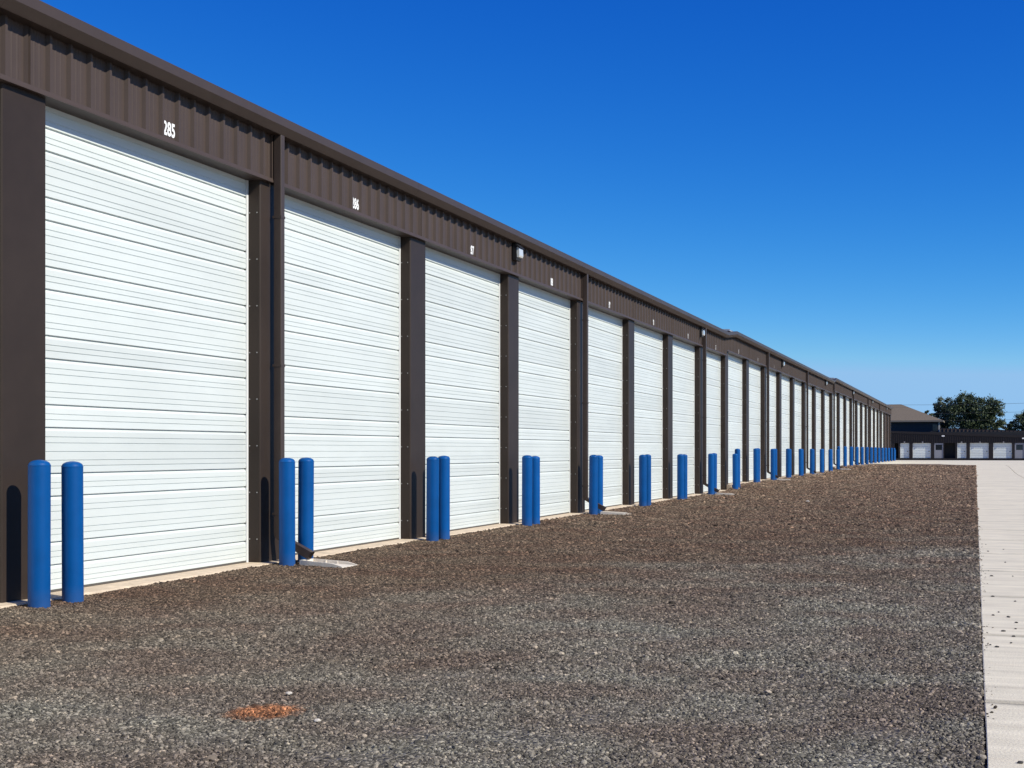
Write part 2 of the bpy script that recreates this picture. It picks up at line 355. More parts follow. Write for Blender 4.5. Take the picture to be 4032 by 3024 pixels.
def stones():
    rs = np.random.default_rng(3)
    def region(x0, x1, y0, y1, sp):
        cnt = int((x1-x0)*(y1-y0)/sp/sp)
        return np.stack([rs.uniform(x0, x1, cnt), rs.uniform(y0, y1, cnt)], 1), np.full(cnt, sp)
    x1 = XG1 - .008
    parts = [region(-7.98, x1, a, c, sp) for a, c, sp in ((3.5, 8, .0112), (8, 12, .0132), (12, 17, .0158), (17, 24, .020), (24, 34, .0265), (34, 60, .034), (60, 100, .055))]
    far = parts[-1][0]; keep = rs.uniform(0, 1, len(far)) < np.clip((100 - far[:, 1]) / 32, 0, 1); parts[-1] = (far[keep], parts[-1][1][keep])
    P = np.concatenate([p[0] for p in parts]); SPC = np.concatenate([p[1] for p in parts])
    e = 260; ex = np.stack([XG1 + np.abs(rs.normal(0, .035, e)), rs.uniform(4, 26, e)], 1); 
    P = np.concatenate([P, ex]); SPC = np.concatenate([SPC, np.full(e, .010)])
    sm = lambda t: np.clip(t, 0, 1)**2 * (3 - 2*np.clip(t, 0, 1))
    w = 1.6 + np.clip((P[:, 0] + 7.2) / 5, 0, 1) * 9
    z = .172*sm((P[:, 1] - YS1)/(2*w) + .5) + .188*sm((P[:, 1] - YS2)/(2*w) + .5)
    gx = np.linspace(-8.1, .3, 85); gy = np.linspace(3, 101, 981)       # the same small swells as the lot's sheet
    gz = np.array([[.012*noise.noise(Vector((a*.7, c*.7, 0))) + .006*noise.noise(Vector((a*3, c*3, 4))) for c in gy] for a in gx])
    ix = np.clip(np.rint((P[:, 0] - gx[0])/(gx[1]-gx[0])).astype(int), 0, 84); iy = np.clip(np.rint((P[:, 1] - gy[0])/(gy[1]-gy[0])).astype(int), 0, 980)
    z += gz[ix, iy]
    z[-e:] += .024
    z[:-e] += np.clip((P[:-e, 0] + .28) / .3, 0, 1) * .020
    heap = np.clip((P[:, 0] + 7.60) / -.38, 0, 1) * .012        # a little heaped by the slab
    z += heap
    n = len(P)
    me = bpy.data.meshes.new('gravel'); me.vertices.add(n)
    me.vertices.foreach_set('co', np.column_stack([P, z]).astype(np.float32).ravel())
    a = me.attributes.new('stone_scale', 'FLOAT_VECTOR', 'POINT')
    base = SPC * rs.lognormal(0, .30, n) * .63
    sc = np.column_stack([base * rs.uniform(.75, 1.35, n), base * rs.uniform(.75, 1.2, n), base * rs.uniform(.5, .85, n)])
    a.data.foreach_set('vector', sc.astype(np.float32).ravel())
    a = me.attributes.new('stone_rot', 'FLOAT_VECTOR', 'POINT')
    rot = np.column_stack([rs.normal(0, .45, n), rs.normal(0, .45, n), rs.uniform(0, 6.283, n)])
    a.data.foreach_set('vector', rot.astype(np.float32).ravel())
    o = obj('gravel', me)
    tag(o, 'loose grey and brown crushed stones covering the yard', 'gravel', kind='stuff')
    ng = bpy.data.node_groups.new('gravel_nodes', 'GeometryNodeTree')
    ng.interface.new_socket('Geometry', in_out='INPUT', socket_type='NodeSocketGeometry')
    ng.interface.new_socket('Geometry', in_out='OUTPUT', socket_type='NodeSocketGeometry')
    N, L = ng.nodes, ng.links
    gi, go = N.new('NodeGroupInput'), N.new('NodeGroupOutput')
    join = N.new('GeometryNodeJoinGeometry')
    for k in range(4):
        ico = N.new('GeometryNodeMeshIcoSphere'); ico.inputs['Radius'].default_value = 1; ico.inputs['Subdivisions'].default_value = 2 if k < 2 else 1
        sp = N.new('GeometryNodeSetPosition'); L.new(ico.outputs['Mesh'], sp.inputs['Geometry'])
        pos = N.new('GeometryNodeInputPosition'); nz = N.new('ShaderNodeTexNoise'); nz.noise_dimensions = '4D'
        nz.inputs['W'].default_value = 3.7*k; nz.inputs['Scale'].default_value = 1.1; nz.inputs['Detail'].default_value = 1
        L.new(pos.outputs[0], nz.inputs['Vector'])
        sub = N.new('ShaderNodeVectorMath'); sub.operation = 'SUBTRACT'; sub.inputs[1].default_value = (.5, .5, .5); L.new(nz.outputs['Color'], sub.inputs[0])
        mul = N.new('ShaderNodeVectorMath'); mul.operation = 'SCALE'; mul.inputs['Scale'].default_value = 1.5; L.new(sub.outputs[0], mul.inputs[0])
        L.new(mul.outputs[0], sp.inputs['Offset'])
        sm = N.new('GeometryNodeSetMaterial'); sm.inputs['Material'].default_value = M['stones']; L.new(sp.outputs[0], sm.inputs['Geometry'])
        ss = N.new('GeometryNodeSetShadeSmooth'); ss.inputs['Shade Smooth'].default_value = False; L.new(sm.outputs[0], ss.inputs['Geometry'])
        ti = N.new('GeometryNodeGeometryToInstance'); L.new(ss.outputs[0], ti.inputs[0]); L.new(ti.outputs[0], join.inputs[0])
    iop = N.new('GeometryNodeInstanceOnPoints'); L.new(gi.outputs[0], iop.inputs['Points']); L.new(join.outputs[0], iop.inputs['Instance'])
    iop.inputs['Pick Instance'].default_value = True
    for nm, sock in (('stone_scale', 'Scale'), ('stone_rot', 'Rotation')):
        at = N.new('GeometryNodeInputNamedAttribute'); at.data_type = 'FLOAT_VECTOR'; at.inputs['Name'].default_value = nm
        L.new(at.outputs['Attribute'], iop.inputs[sock])
    ri = N.new('FunctionNodeRandomValue'); ri.data_type = 'INT'
    for s_ in ri.inputs:
        if s_.name == 'Min' and s_.type == 'INT': s_.default_value = 0
        if s_.name == 'Max' and s_.type == 'INT': s_.default_value = 3
    for s_ in ri.outputs:
        if s_.type == 'INT': L.new(s_, iop.inputs['Instance Index'])
    L.new(iop.outputs[0], go.inputs[0])
    md = o.modifiers.new('gravel', 'NODES'); md.node_group = ng
    me.materials.append(M['stones'])
stones()

# concrete drive: separate slabs with joints between them
drive = empty('concrete_drive', (0, 0, 0)); tag(drive, 'pale concrete drive of jointed slabs along the gravel yard', 'drive', kind='structure')
jy = [10.6 + 2.82*k for k in range(-6, 33)]
jx = [.036, 2.0, 6.6, 11.2, 15.8]
CZ = .026
def conc_slab(x0, x1, y0, y1, parent):
    g = .012; e = .03
    yy = [y0+g, y0+g+e] + [y0 + (y1-y0)*t for t in (.25, .5, .75)] + [y1-g-e, y1-g]; xx = [x0+g, x0+g+.006, x1-g-.006, x1-g]
    vs, fs = [], []
    for j, y in enumerate(yy):
        for i, x in enumerate(xx):
            dz = -.008 if j in (0, len(yy)-1) else -.003 if i in (0, 3) else 0
            wob = .006*noise.noise(Vector((0, y*2.3, 9))) if x0 == jx[0] and i == 0 else 0
            vs.append((x + wob, y, G(x, y) + CZ + dz))
    for j in range(len(yy)-1):
        for i in range(3): fs.append((j*4+i, j*4+i+1, (j+1)*4+i+1, (j+1)*4+i))
    k = len(vs); ring = [0, 1, 2, 3] + [4*j+3 for j in range(1, len(yy))] + [4*(len(yy)-1)+i for i in (2, 1, 0)] + [4*j for j in range(len(yy)-2, 0, -1)]
    vs += [(vs[i][0], vs[i][1], vs[i][2]-.16) for i in ring]; m_ = len(ring)
    for q in range(m_): fs.append((ring[q], k+q, k+(q+1) % m_, ring[(q+1) % m_]))
    b = MB(); b.add(vs, fs); obj('concrete_slab', b.mesh('concrete_slab'), M['concrete'], parent)
for i in range(len(jx)-1):
    for j in range(len(jy)-1):
        conc_slab(jx[i], jx[i+1], jy[j], jy[j+1], drive)
YA = jy[-1]
# far apron across the end of the lot
ax = [-40, -20, -8.1, -4, 0, 4, 15.8, 45]; ay = [102, 110, 120, 130, 140, 150, 158, 166, 174, 182, 190, 199.7]
ap = MB(); ap.add([(x, y, G(x, y) + (.006 if y > 102 else -.05)) for y in ay for x in ax], [(j*8+i, j*8+i+1, (j+1)*8+i+1, (j+1)*8+i) for j in range(len(ay)-1) for i in range(7)])
tag(obj('concrete_apron', ap.mesh('concrete_apron', fix=False), M['concrete']), 'bright concrete apron between the gravel yard and the low far building', 'apron', kind='structure')

# pebbles strewn on the concrete
def unproj(px, py, zz):      # pixel -> point on the level zz
    dep = F * (EYE - zz) / (py - YV); lat = (px - 2016) / F * dep
    return Vector((lat*CP - dep*SP, lat*SP + dep*CP, zz))
def stone_mesh(name, r, seed):
    bm = bmesh.new(); bmesh.ops.create_icosphere(bm, subdivisions=2, radius=1)
    for v in bm.verts:
        v.co *= 1 + .45*noise.noise(v.co*1.3 + Vector((seed*5.1, 0, 0))); v.co.x *= 1.3*r; v.co.y *= r; v.co.z *= .65*r
    me = bpy.data.meshes.new(name); bm.to_mesh(me); bm.free(); return me
pm = [stone_mesh('pebble', .012, k) for k in range(3)]
spots = [(815, 858), (843, 842), (868, 942), (932, 930), (921, 970), (936, 897), (908, 1004), (834, 1025), (799, 1014), (955, 1634), (776, 486), (868, 512), (878, 580), (806, 652), (917, 653), (930, 785), (787, 522), (812, 760), (895, 868)]
for k, (u, v) in enumerate(spots):
    p = unproj(3300 + u*.75, 1780 + v*.75, CZ)
    o = obj('pebble', pm[k % 3], M['pebble'], None, (p.x, p.y, G(p.x, p.y) + CZ + .004)); o.rotation_euler.z = k*1.7
    s_ = .6 + .7*rnd.random(); o.scale = (s_, s_, s_)
    tag(o, 'small dark pebble lying loose on the pale concrete drive', 'pebble', 'pebbles strewn on the concrete drive')
for k, (px, py, lab) in enumerate(((1138, 2742, 'white stone in the gravel just beyond the rust patch'), (1250, 2850, 'flat white stone in the gravel beside the rust patch'), (3180, 1953, 'white stone on the gravel out from door 296'))):
    p = unproj(px, py, G(-5, 20) if k < 2 else .17)
    o = obj('white_stone', stone_mesh('white_stone', .015 if k < 2 else .05, k+7), M['white_stone'], None, (p.x, p.y, G(p.x, p.y) + .018)); o.rotation_euler.z = k
    tag(o, lab, 'stone')

# ------------------------------------------------------------------ the long storage building
B = empty('storage_building', (-D, Y0, 0))
B['label'] = 'long brown metal storage building with a row of tall white roll-up doors'; B['category'] = 'building'
ORG = Vector((-D, Y0, 0))
def part(name, mb_or_mesh, m, parent=B, loc=(0, 0, 0), smooth=False):
    me = mb_or_mesh.mesh(name, smooth) if isinstance(mb_or_mesh, MB) else mb_or_mesh
    o = obj(name, me, m); o.parent = parent
    if parent is B: o.matrix_parent_inverse = Matrix.Translation(-ORG)
    o.location = loc
    return o
BACK = -D - 12.5
# slabs, walls, roof for the three steps
for k, (a, c, lv) in enumerate(SEC):
    y0 = YN(a) - CW - .1 if k == 0 else YN(a) - .28; y1 = YN(c) - .28 if k < 2 else YN(c) + .5
    q = MB(); q.prism([(BACK, -.3), (-7.965, -.3), (-7.965, lv-.022), (-7.985, lv-.006), (-D-.02, lv), (BACK, lv)], y0, y1)
    part('foundation_slab', q, M['slab'])
    q = MB(); q.box(BACK, BACK+.15, y0, y1-.004, lv+.002, lv+5.15)
    part('back_wall', q, M['brown'])
    q = MB(); q.prism([(-D+.10, lv+5.30), (-D+.10, lv+5.34), (BACK-.3, lv+5.86), (BACK-.3, lv+5.80)], y0-.05, y1+.05)
    rib = y0
    while rib < y1-.1:
        q.prism([(-D+.10, lv+5.342), (-D+.10, lv+5.365), (BACK-.3, lv+5.885), (BACK-.3, lv+5.862)], rib, rib+.03); rib += .61
    part('roof', q, M['roof'])
for yy in (YN(N0) - CW - .08, YN(NEND) + .45):
    q = MB(); q.box(BACK+.16, -D-.20, yy-.05, yy+.05, .02, 5.2)
    part('end_wall', q, M['brown'])

# columns: folded metal boxes between the openings
def col_mesh(h):
    b = MB(); x1, x0 = 0, -.185; e = .012
    b.prism([(x0, 0), (x0, CW), (x1-e, CW), (x1, CW-e), (x1, e), (x1-e, 0)], 0, h, 'z')
    me = b.mesh('column')
    return me
CM = {}
screw = MB()
for zz in np.arange(.28, 4.4, .56):
    for dx in (-.045, -.145):
        screw.tube((dx, .004, zz), (dx, -.006, zz), .010, .008, 6)
screw_me = screw.mesh('screw_row'); screw_me.materials.append(M['screw'])
for n in range(N0, NEND+1):
    base = level(n) if n not in (8, 16) else level(n-1)
    top = level(n) + HB - .002
    if n in (8, 16): top = level(n) + HB + .35
    key = round(top-base, 3)
    if key not in CM: CM[key] = col_mesh(key); 
    o = part('column', CM[key], M['brown_col'], B, (-D, YN(n)-CW, base))
    if n < 10:
        s_ = obj('screw_row', screw_me, None, o); s_['kind'] = 'stuff'

# doors
XF = DX           # face of the curtain
PWID = BAY - CW - .096
def panel(h, thin, lug=True):
    # section across a door panel, from its recessed top to its bottom lip
    pr = [(-.021, h+.004), (-.021, h-.008), (0.0, h-.038)]
    for t in sorted(thin):
        zc = h - t*h
        pr += [(0, zc+.0055), (-.008, zc+.0035), (-.008, zc-.002), (0.0005, zc-.0045)]
    pr += [(.002, .012), (.002, .002), (-.003, .0), (-.04, .0), (-.04, h+.004)]
    b = MB(); b.prism(pr, 0, PWID, 'y', closed=True)
    if lug: b.box(-.02, .004, PWID-.0015, PWID+.006, -.012, .022, 1)
    return b.mesh('door_panel', mats=[M['door'], M['seal']])
PW = panel(.436, (.22, .35, .54, .73, .856)); PN = panel(.2165, (.44, .69)); PB = panel(.240, (.35, .6, .8), False); PT = panel(.30, (.3, .5, .8))
back = MB(); back.box(XF-.06, XF-.045, .002, BAY-CW-.002, 0, HB+.25); BACKM = back.mesh('roll_up_door'); BACKM.materials.append(M['seal'])
rail = MB(); rail.box(XF-.044, XF+.012, 0, .042, 0, HB+.2); RAIL = rail.mesh('guide_rail'); RAIL.materials.append(M['guide'])
seal = MB(); seal.box(XF-.04, XF+.006, .046, BAY-CW-.046, .003, .022)
SEAL = seal.mesh('bottom_seal'); SEAL.materials.append(M['seal'])
for n in range(N0, N1):
    d = part('roll_up_door', BACKM, None, B, (0, YN(n), level(n)))
    def put(me, z, d=d): return obj('door_panel', me, None, d, (XF, .048, z))
    put(PB, .022)
    for k in range(7):
        put(PN, .262 + .652*k)
        if k < 6: put(PW, .478 + .652*k)
    put(PT, .478 + .652*6)
    obj('bottom_seal', SEAL, None, d); obj('guide_rail', RAIL, None, d, (0, .004, 0)); obj('guide_rail', RAIL, None, d, (0, BAY-CW-.046, 0))

# headers with ribbed wall panel, lintel, unit number
def rib_profile(y0, y1, phase):
    pts = [(0, y0)]
    j = math.floor((y0 - phase)/.3048) - 1
    while phase + .3048*j < y1 + .3:
        c = phase + .3048*j
        for dy, x in ((-.036, 0), (-.016, .037), (.016, .037), (.036, 0), (.098, 0), (.108, .003), (.122, .003), (.132, 0), (.172, 0), (.182, .003), (.196, .003), (.206, 0)):
            y = c + dy
            if y0 < y < y1: pts.append((x, y))
        j += 1
    pts.append((0, y1)); return pts
HX = -D + .018
def fascia_rise(n):      # level of the eave at column n's ends
    return level(n)
for n in range(N0, NEND):
    lv = level(n)
    ya, yb = YN(n) - CW + .3025, YN(n+1) - CW + .3025
    if n == N0: ya = YN(n) - CW
    if n == NEND-1: yb = YN(n+1)
    if n == 7: yb = YN(8) - CW + .05
    if n == 8: ya = YN(8) - CW + .05
    if n == 15: yb = YN(16) - .31
    if n == 16: ya = YN(16) - .31
    # frame lines: a gap in the panel where the downspout runs
    if n % 3 == 0 and n+1 <= 25 and n+1 not in (8,): yb = min(yb, YN(n+1) - .40)
    pr = rib_profile(ya, yb, YN(0))
    top = 5.33 + (lv - .04)
    b = MB(); z0 = lv + HB + .008
    vs = [(HX + x, y, z0) for x, y in pr] + [(HX + x, y, top) for x, y in pr]; k = len(pr)
    b.add(vs, [(i, i+1, k+i+1, k+i) for i in range(k-1)])
    b.box(HX-.03, HX-.002, ya, yb, z0+.02, top)
    # raking edge trims at the panel's ends
    if n % 3 == 0 and n < 25: b.box(HX-.01, HX+.036, yb-.012, yb+.004, z0-.004, top)
    h = part('header_panel', b, M['brown'])
    t = MB(); t.prism([(HX-.19, z0-.008), (HX+.046, z0-.008), (HX+.046, z0+.004), (HX+.040, z0+.040), (HX+.034, z0+.040), (HX+.030, z0+.004), (HX-.19, z0+.004)], ya, yb)
    o = part('drip_trim', t, M['brown']); 
    if 0 <= n < N1 or n in (-1, -2):
        tc = bpy.data.curves.new('unit_number', 'FONT'); tc.body = str(285 + n); tc.offset = .030; tc.extrude = .02; tc.size = 1; tc.space_character = 1.04
        tmp = bpy.data.objects.new('unit_number', tc); COL.objects.link(tmp)
        dg = bpy.context.evaluated_depsgraph_get(); me = bpy.data.meshes.new_from_object(tmp.evaluated_get(dg)); COL.objects.unlink(tmp); bpy.data.objects.remove(tmp)
        co = np.array([v.co[:] for v in me.vertices]); lo, hi = co.min(0), co.max(0)
        W, Ht = .218, .152
        for v in me.vertices:      # lay it on the wall: text x runs along +Y, text y up, front towards +X
            u = (v.co.x - (lo[0]+hi[0])/2) / (hi[0]-lo[0]) * W; w = (v.co.y - lo[1]) / (hi[1]-lo[1]) * Ht
            v.co = (.0015 + .0015*(1 if v.co.z > 0 else -1), u, w)
        me.update(); me.materials.clear(); me.materials.append(M['number'])
        o = part('unit_number', me, None, h, (HX + .003, YN(n) + (BAY-CW)/2, z0 + .075))
        o.matrix_parent_inverse = Matrix.Identity(4)
# closed brown bay at the end
q = MB(); pr = rib_profile(YN(N1)+.002, YN(NEND)-CW, YN(0)); k = len(pr); lv = level(N1)
q.add([(-D-.15+x, y, lv) for x, y in pr] + [(-D-.15+x, y, lv+HB) for x, y in pr], [(i, i+1, k+i+1, k+i) for i in range(k-1)])
part('end_bay_wall', q, M['brown'])

# inner back of the openings so that no light leaks through the headers
for k, (a, c, lv) in enumerate(SEC):
    q = MB(); q.box(DX-.30, DX-.26, YN(a)-CW, YN(c)-CW if k < 2 else YN(c), lv+.003, lv+5.2)
    part('inner_wall', q, M['interior'])

# gutter: one folded run with ramps at the two steps
gp = [(-D+.02, 5.206), (-D+.155, 5.206), (-D+.162, 5.214), (-D+.222, 5.294), (-D+.222, 5.386), (-D+.212, 5.392), (-D+.212, 5.40), (-D+.13, 5.40), (-D+.02, 5.40)]
def gutter(name, ya, yb, za, zb):
    b = MB(); n = len(gp)
    b.add([(x, ya, z+za) for x, z in gp] + [(x, yb, z+zb) for x, z in gp], [(i, (i+1) % n, n+(i+1) % n, n+i) for i in range(n)] + [tuple(range(n)), tuple(reversed(range(n, 2*n)))])
    part(name, b, M['gutter'])
s1a, s1b, s2a, s2b = YN(8) - 1.15, YN(8) + .6, YN(16) - .85, YN(16) + .1
e0 = YN(N0) - CW - .2
L0, L1, L2 = 0, SEC[1][2]-.04, SEC[2][2]-.04
def run(a, c, z):
    y = a
    while y < c - .01:
        y2 = min(c, y + BAY*2); gutter('gutter', y, y2 - (.003 if y2 < c else 0), z, z); y = y2
run(e0, s1a, L0); gutter('gutter', s1a, s1b, L0, L1); run(s1b, s2a, L1); gutter('gutter', s2a, s2b, L1, L2); run(s2b, YN(NEND)+.5, L2)

# downspouts with kicked-out elbows, and splash blocks below them
def downspout(n):
    lv = level(n) if n != 16 else level(n)
    zg = G(-7.8, YN(n)-.33); yc = YN(n) - .335; w = .047
    x0, x1 = -8.052, -7.955
    b = MB(); zt = 5.21 + (lv - .04)
    e = .006
    b.prism([(x0, yc-w), (x1-e, yc-w), (x1, yc-w+e), (x1, yc+w-e), (x1-e, yc+w), (x0, yc+w)], zg + .37, zt, 'z')
    o = part('downspout', b, M['gutter'])
    k = MB()
    a0, a1 = Vector((x0, 0, zg+.375)), Vector((x1, 0, zg+.375))
    pts = [((x0, zg+.372), (x1, zg+.372)), ((x0+.012, zg+.325), (x1+.02, zg+.345)), ((-7.66, zg+.105), (-7.60, zg+.185)), ((-7.60, zg+.075), (-7.545, zg+.160))]
    for y_ in (yc-w, yc+w): k.v += [p for q_ in pts for p in ((q_[0][0], y_, q_[0][1]), (q_[1][0], y_, q_[1][1]))]
    m_ = len(pts)
    for i in range(m_-1):
        a, c = 2*i, 2*i+2
        k.f += [(a, a+1, c+1, c), (2*m_+a, 2*m_+c, 2*m_+c+1, 2*m_+a+1), (a, c, 2*m_+c, 2*m_+a), (a+1, 2*m_+a+1, 2*m_+c+1, c+1)]
    k.m = [0]*len(k.f)
    el = obj('elbow', k.mesh('elbow'), M['gutter'], o)
    st = MB()
    for zz in (zg+.6, zg+2.4, zg+4.2): st.box(x0-.02, x1+.004, yc-w-.004, yc+w+.004, zz, zz+.03)
    obj('strap', st.mesh('strap'), M['gutter'], o)
DS = [1, 4, 7, 10, 13, 16, 19, 22, 25]
for n in DS: downspout(n)
def splash_mesh():
    b = MB()
    L_, w0, w1 = .60, .12, .15; t = .022
    # tray floor
    b.add([(0,-w0,.018),(L_,-w1,.008),(L_,w1,.008),(0,w0,.018),(0,-w0,-.03),(L_,-w1,-.03),(L_,w1,-.03),(0,w0,-.03)],
          [(0,1,2,3),(4,7,6,5),(0,4,5,1),(1,5,6,2),(2,6,7,3),(3,7,4,0)])
    for s_ in (-1, 1):
        b.add([(0,s_*w0,-.03),(L_-.12,s_*w1,-.03),(L_,s_*w1,-.03),(0,s_*w0,.055),(L_-.14,s_*w1,.042),(L_,s_*w1,.012),
               (0,s_*(w0+t),-.03),(L_-.12,s_*(w1+t),-.03),(L_,s_*(w1+t),-.03),(0,s_*(w0+t),.055),(L_-.14,s_*(w1+t),.042),(L_,s_*(w1+t),.012)],
              [(0,1,4,3),(1,2,5,4),(6,9,10,7),(7,10,11,8),(3,4,10,9),(4,5,11,10),(0,3,9,6),(2,8,11,5)])
    b.box(-t, -.001, -w0-t, w0+t, -.03, .055)
    for i in (1, 2): b.box(L_*.28*i, L_*.28*i+.014, -w0-.012, -w0+.004+.03*0, .0, .047); b.box(L_*.28*i, L_*.28*i+.014, w0-.004, w0+.012, .0, .047)
    return b.mesh('splash_block')
SPM = splash_mesh(); SPM.materials.append(M['splash'])
# wall lights on the headers
def light_at(px, n, zc):
    o = empty('wall_light'); return o
body = MB()
body.prism([(0, -.16), (.03, -.17), (.07, -.165), (.085, -.12), (.075, .10), (.05, .17), (0, .17)], -.13, .13, 'y')
LB = body.mesh('housing')
lens = MB(); lens.prism([(.07, -.125), (.115, -.11), (.130, -.08), (.125, .045), (.10, .075), (.06, .055)], -.115, .115, 'y')
LL = lens.mesh('lens')
hood = MB(); hood.prism([(.045, .168), (.07, .09), (.145, .055), (.145, .066), (.08, .125)], -.14, .14, 'y')
LH = hood.mesh('hood')
for me, m_ in ((LB, M['black']), (LL, M['lens']), (LH, M['black'])): me.materials.append(m_)
ORDW = ['first', 'second', 'third', 'fourth', 'fifth', 'sixth', 'seventh', 'eighth', 'ninth', 'tenth', 'eleventh', 'twelfth', 'thirteenth', 'fourteenth', 'fifteenth', 'sixteenth', 'seventeenth', 'eighteenth', 'nineteenth', 'twentieth', 'twenty-first', 'twenty-second', 'twenty-third', 'twenty-fourth', 'twenty-fifth', 'twenty-sixth', 'twenty-seventh', 'twenty-eighth', 'twenty-ninth']
for n, off, lab in ((3, -.40, 'above the column between doors 287 and 288'), (7, -.80, 'tucked against the third downspout'), (11, -.4, 'on the header just past the fourth downspout'),
                    (15, -.5, 'just before the second step of the eave'), (19, -.7, 'tucked against the seventh downspout'), (23, -.4, 'on the header just past the eighth downspout'), (27, .2, 'where the doors end and the blank wall begins')):
    lv = level(n - 1)
    o = empty('wall_light', (HX + .034, YN(n) + off, lv + HB + .43))
    for me, nm in ((LB, 'housing'), (LL, 'lens'), (LH, 'hood')): obj(nm, me, None, o)
    tag(o, 'dark wall light ' + lab, 'wall light', 'wall lights along the header')

for n in DS:
    yc = YN(n) - .335
    o = obj('splash_block', SPM, None, None, (-7.62, yc, G(-7.2, yc) + .016)); o.rotation_euler = (0, R(1.2), R(rnd.uniform(-4, 4) - (6 if n == 1 else 0)))
    tag(o, f'pale concrete splash block under the {ORDW[(n-1)//3]} downspout past door 285', 'splash block', 'splash blocks under the downspouts')

# bollards
def bollard_mesh():
    r = .0955; pr = [(r, -.12), (r, 1.245), (r+.0015, 1.2465), (r+.0015, 1.252), (r-.002, 1.256)]
    for k in range(1, 6):
        a = math.pi/2*k/6; pr.append(((r-.002)*math.cos(a), 1.256 + .044*math.sin(a)))
    pr.append((.004, 1.30))
    b = MB(); b.lathe(pr, n=32); return b.mesh('bollard', smooth=True)
BMm = bollard_mesh(); BMm.materials.append(M['blue'])
BX = -D + .345
for n in range(0, NEND+1):
    for s_, off in ((0, -.572), (1, -.098)):
        y = YN(n) + off + (.036 if n == 0 else rnd.uniform(-.02, .02))
        zb = G(BX, y)
        if n in (8, 16): zb = G(BX, YN(n)-9) if s_ == 0 else G(BX, YN(n)+9)
        o = obj('bollard', BMm, None, None, (BX + rnd.uniform(-.008, .008), y, zb + rnd.uniform(-.016, .014)))
        o.rotation_euler = (R(rnd.uniform(-.35, .35)), R(rnd.uniform(-.35, .35)), rnd.uniform(0, 6))
        if n == 0: where = 'before the column where door 285 starts, ' + ('wholly in front of the column' if s_ == 0 else 'partly in front of the door')
        else: where = f'at the {ORDW[n-1]} column past door 285, ' + ('on its door 285 side' if s_ == 0 else 'on its side towards the house')
        tag(o, 'blue bollard ' + where, 'bollard', 'blue bollards along the doors')
o = obj('bollard', BMm, None, None, (-8.07, 150, G(-8.07, 150))); o.scale = (.75, .75, .88)
tag(o, 'lone slim blue bollard standing past the far corner of the long building', 'bollard', 'blue bollards along the doors')
CORR = 0

# ------------------------------------------------------------------ far low storage building across the end
YF = 200.0
def UV(u, v, Y=YF):        # pixel in the photo's far corner -> point on the plane Y = const
    px, py = 3400 + u*.28571, 1500 + v*.28571
    t = (px - 2016)/F
    # X*CP + Y*SP = t * (-X*SP + Y*CP)
    X = Y*(t*CP - SP)/(CP + t*SP); dep = -X*SP + Y*CP
    return X, EYE + (YV - py)/F*dep
def XU(u, Y=YF): return UV(u, 1000, Y)[0]
def ZV(v, u=1300, Y=YF): return UV(u, v, Y)[1]
FB = empty('low_storage_building', (XU(1300), YF, 0)); tag(FB, 'low dark brown storage building with small white roll-up doors across the drive end', 'building')
FO = Vector((XU(1300), YF, 0))
def fpart(name, b, m, parent=FB, root=FO, smooth=False):
    me = b.mesh(name, smooth); o = obj(name, me, m); o.parent = parent
    if parent.type == 'EMPTY': o.matrix_parent_inverse = Matrix.Translation(-root)
    return o
zb, zd, zr = ZV(1065), ZV(865), ZV(855)
zg = G(0, 199) - .3
xl, xr = XU(-600), XU(3300)
q = MB(); q.box(xl, xr, YF-.02, YF+14, zg, zb); fpart('foundation', q, M['far_brown'])
def ztop(x):   # sloping eave
    a, c = UV(400, 690), UV(2212, 752); return a[1] + (x-a[0])*(c[1]-a[1])/(c[0]-a[0])
# ribbed header
pts = []
x = xl
while x < xr:
    for dx, dy in ((0, 0), (.20, 0), (.215, -.06), (.285, -.06), (.30, 0)): pts.append((x+dx, YF+dy))
    x += .3048
k = len(pts); q = MB()
q.add([(p[0], p[1], zr) for p in pts] + [(p[0], p[1], ztop(p[0])-.02) for p in pts], [(i, i+1, k+i+1, k+i) for i in range(k-1)])
q.box(xl, xr, YF+.004, YF+.17, zr, zr+.06)
fpart('header_panel', q, M['far_brown'])
q = MB(); q.add([(xl, YF-.10, ztop(xl)-.30), (xr, YF-.10, ztop(xr)-.30), (xr, YF-.10, ztop(xr)), (xl, YF-.10, ztop(xl)), (xl, YF+14, ztop(xl)-.30), (xr, YF+14, ztop(xr)-.30), (xr, YF+14, ztop(xr)+.02), (xl, YF+14, ztop(xl)+.02)],
              [(0,1,2,3),(3,2,6,7),(0,4,5,1),(4,7,6,5),(0,3,7,4),(1,5,6,2)])
fpart('roof', q, M['far_brown'])
q = MB(); q.box(xl, xr, YF+1.2, YF+1.3, zb, ZV(700)); fpart('inner_wall', q, M['interior'])
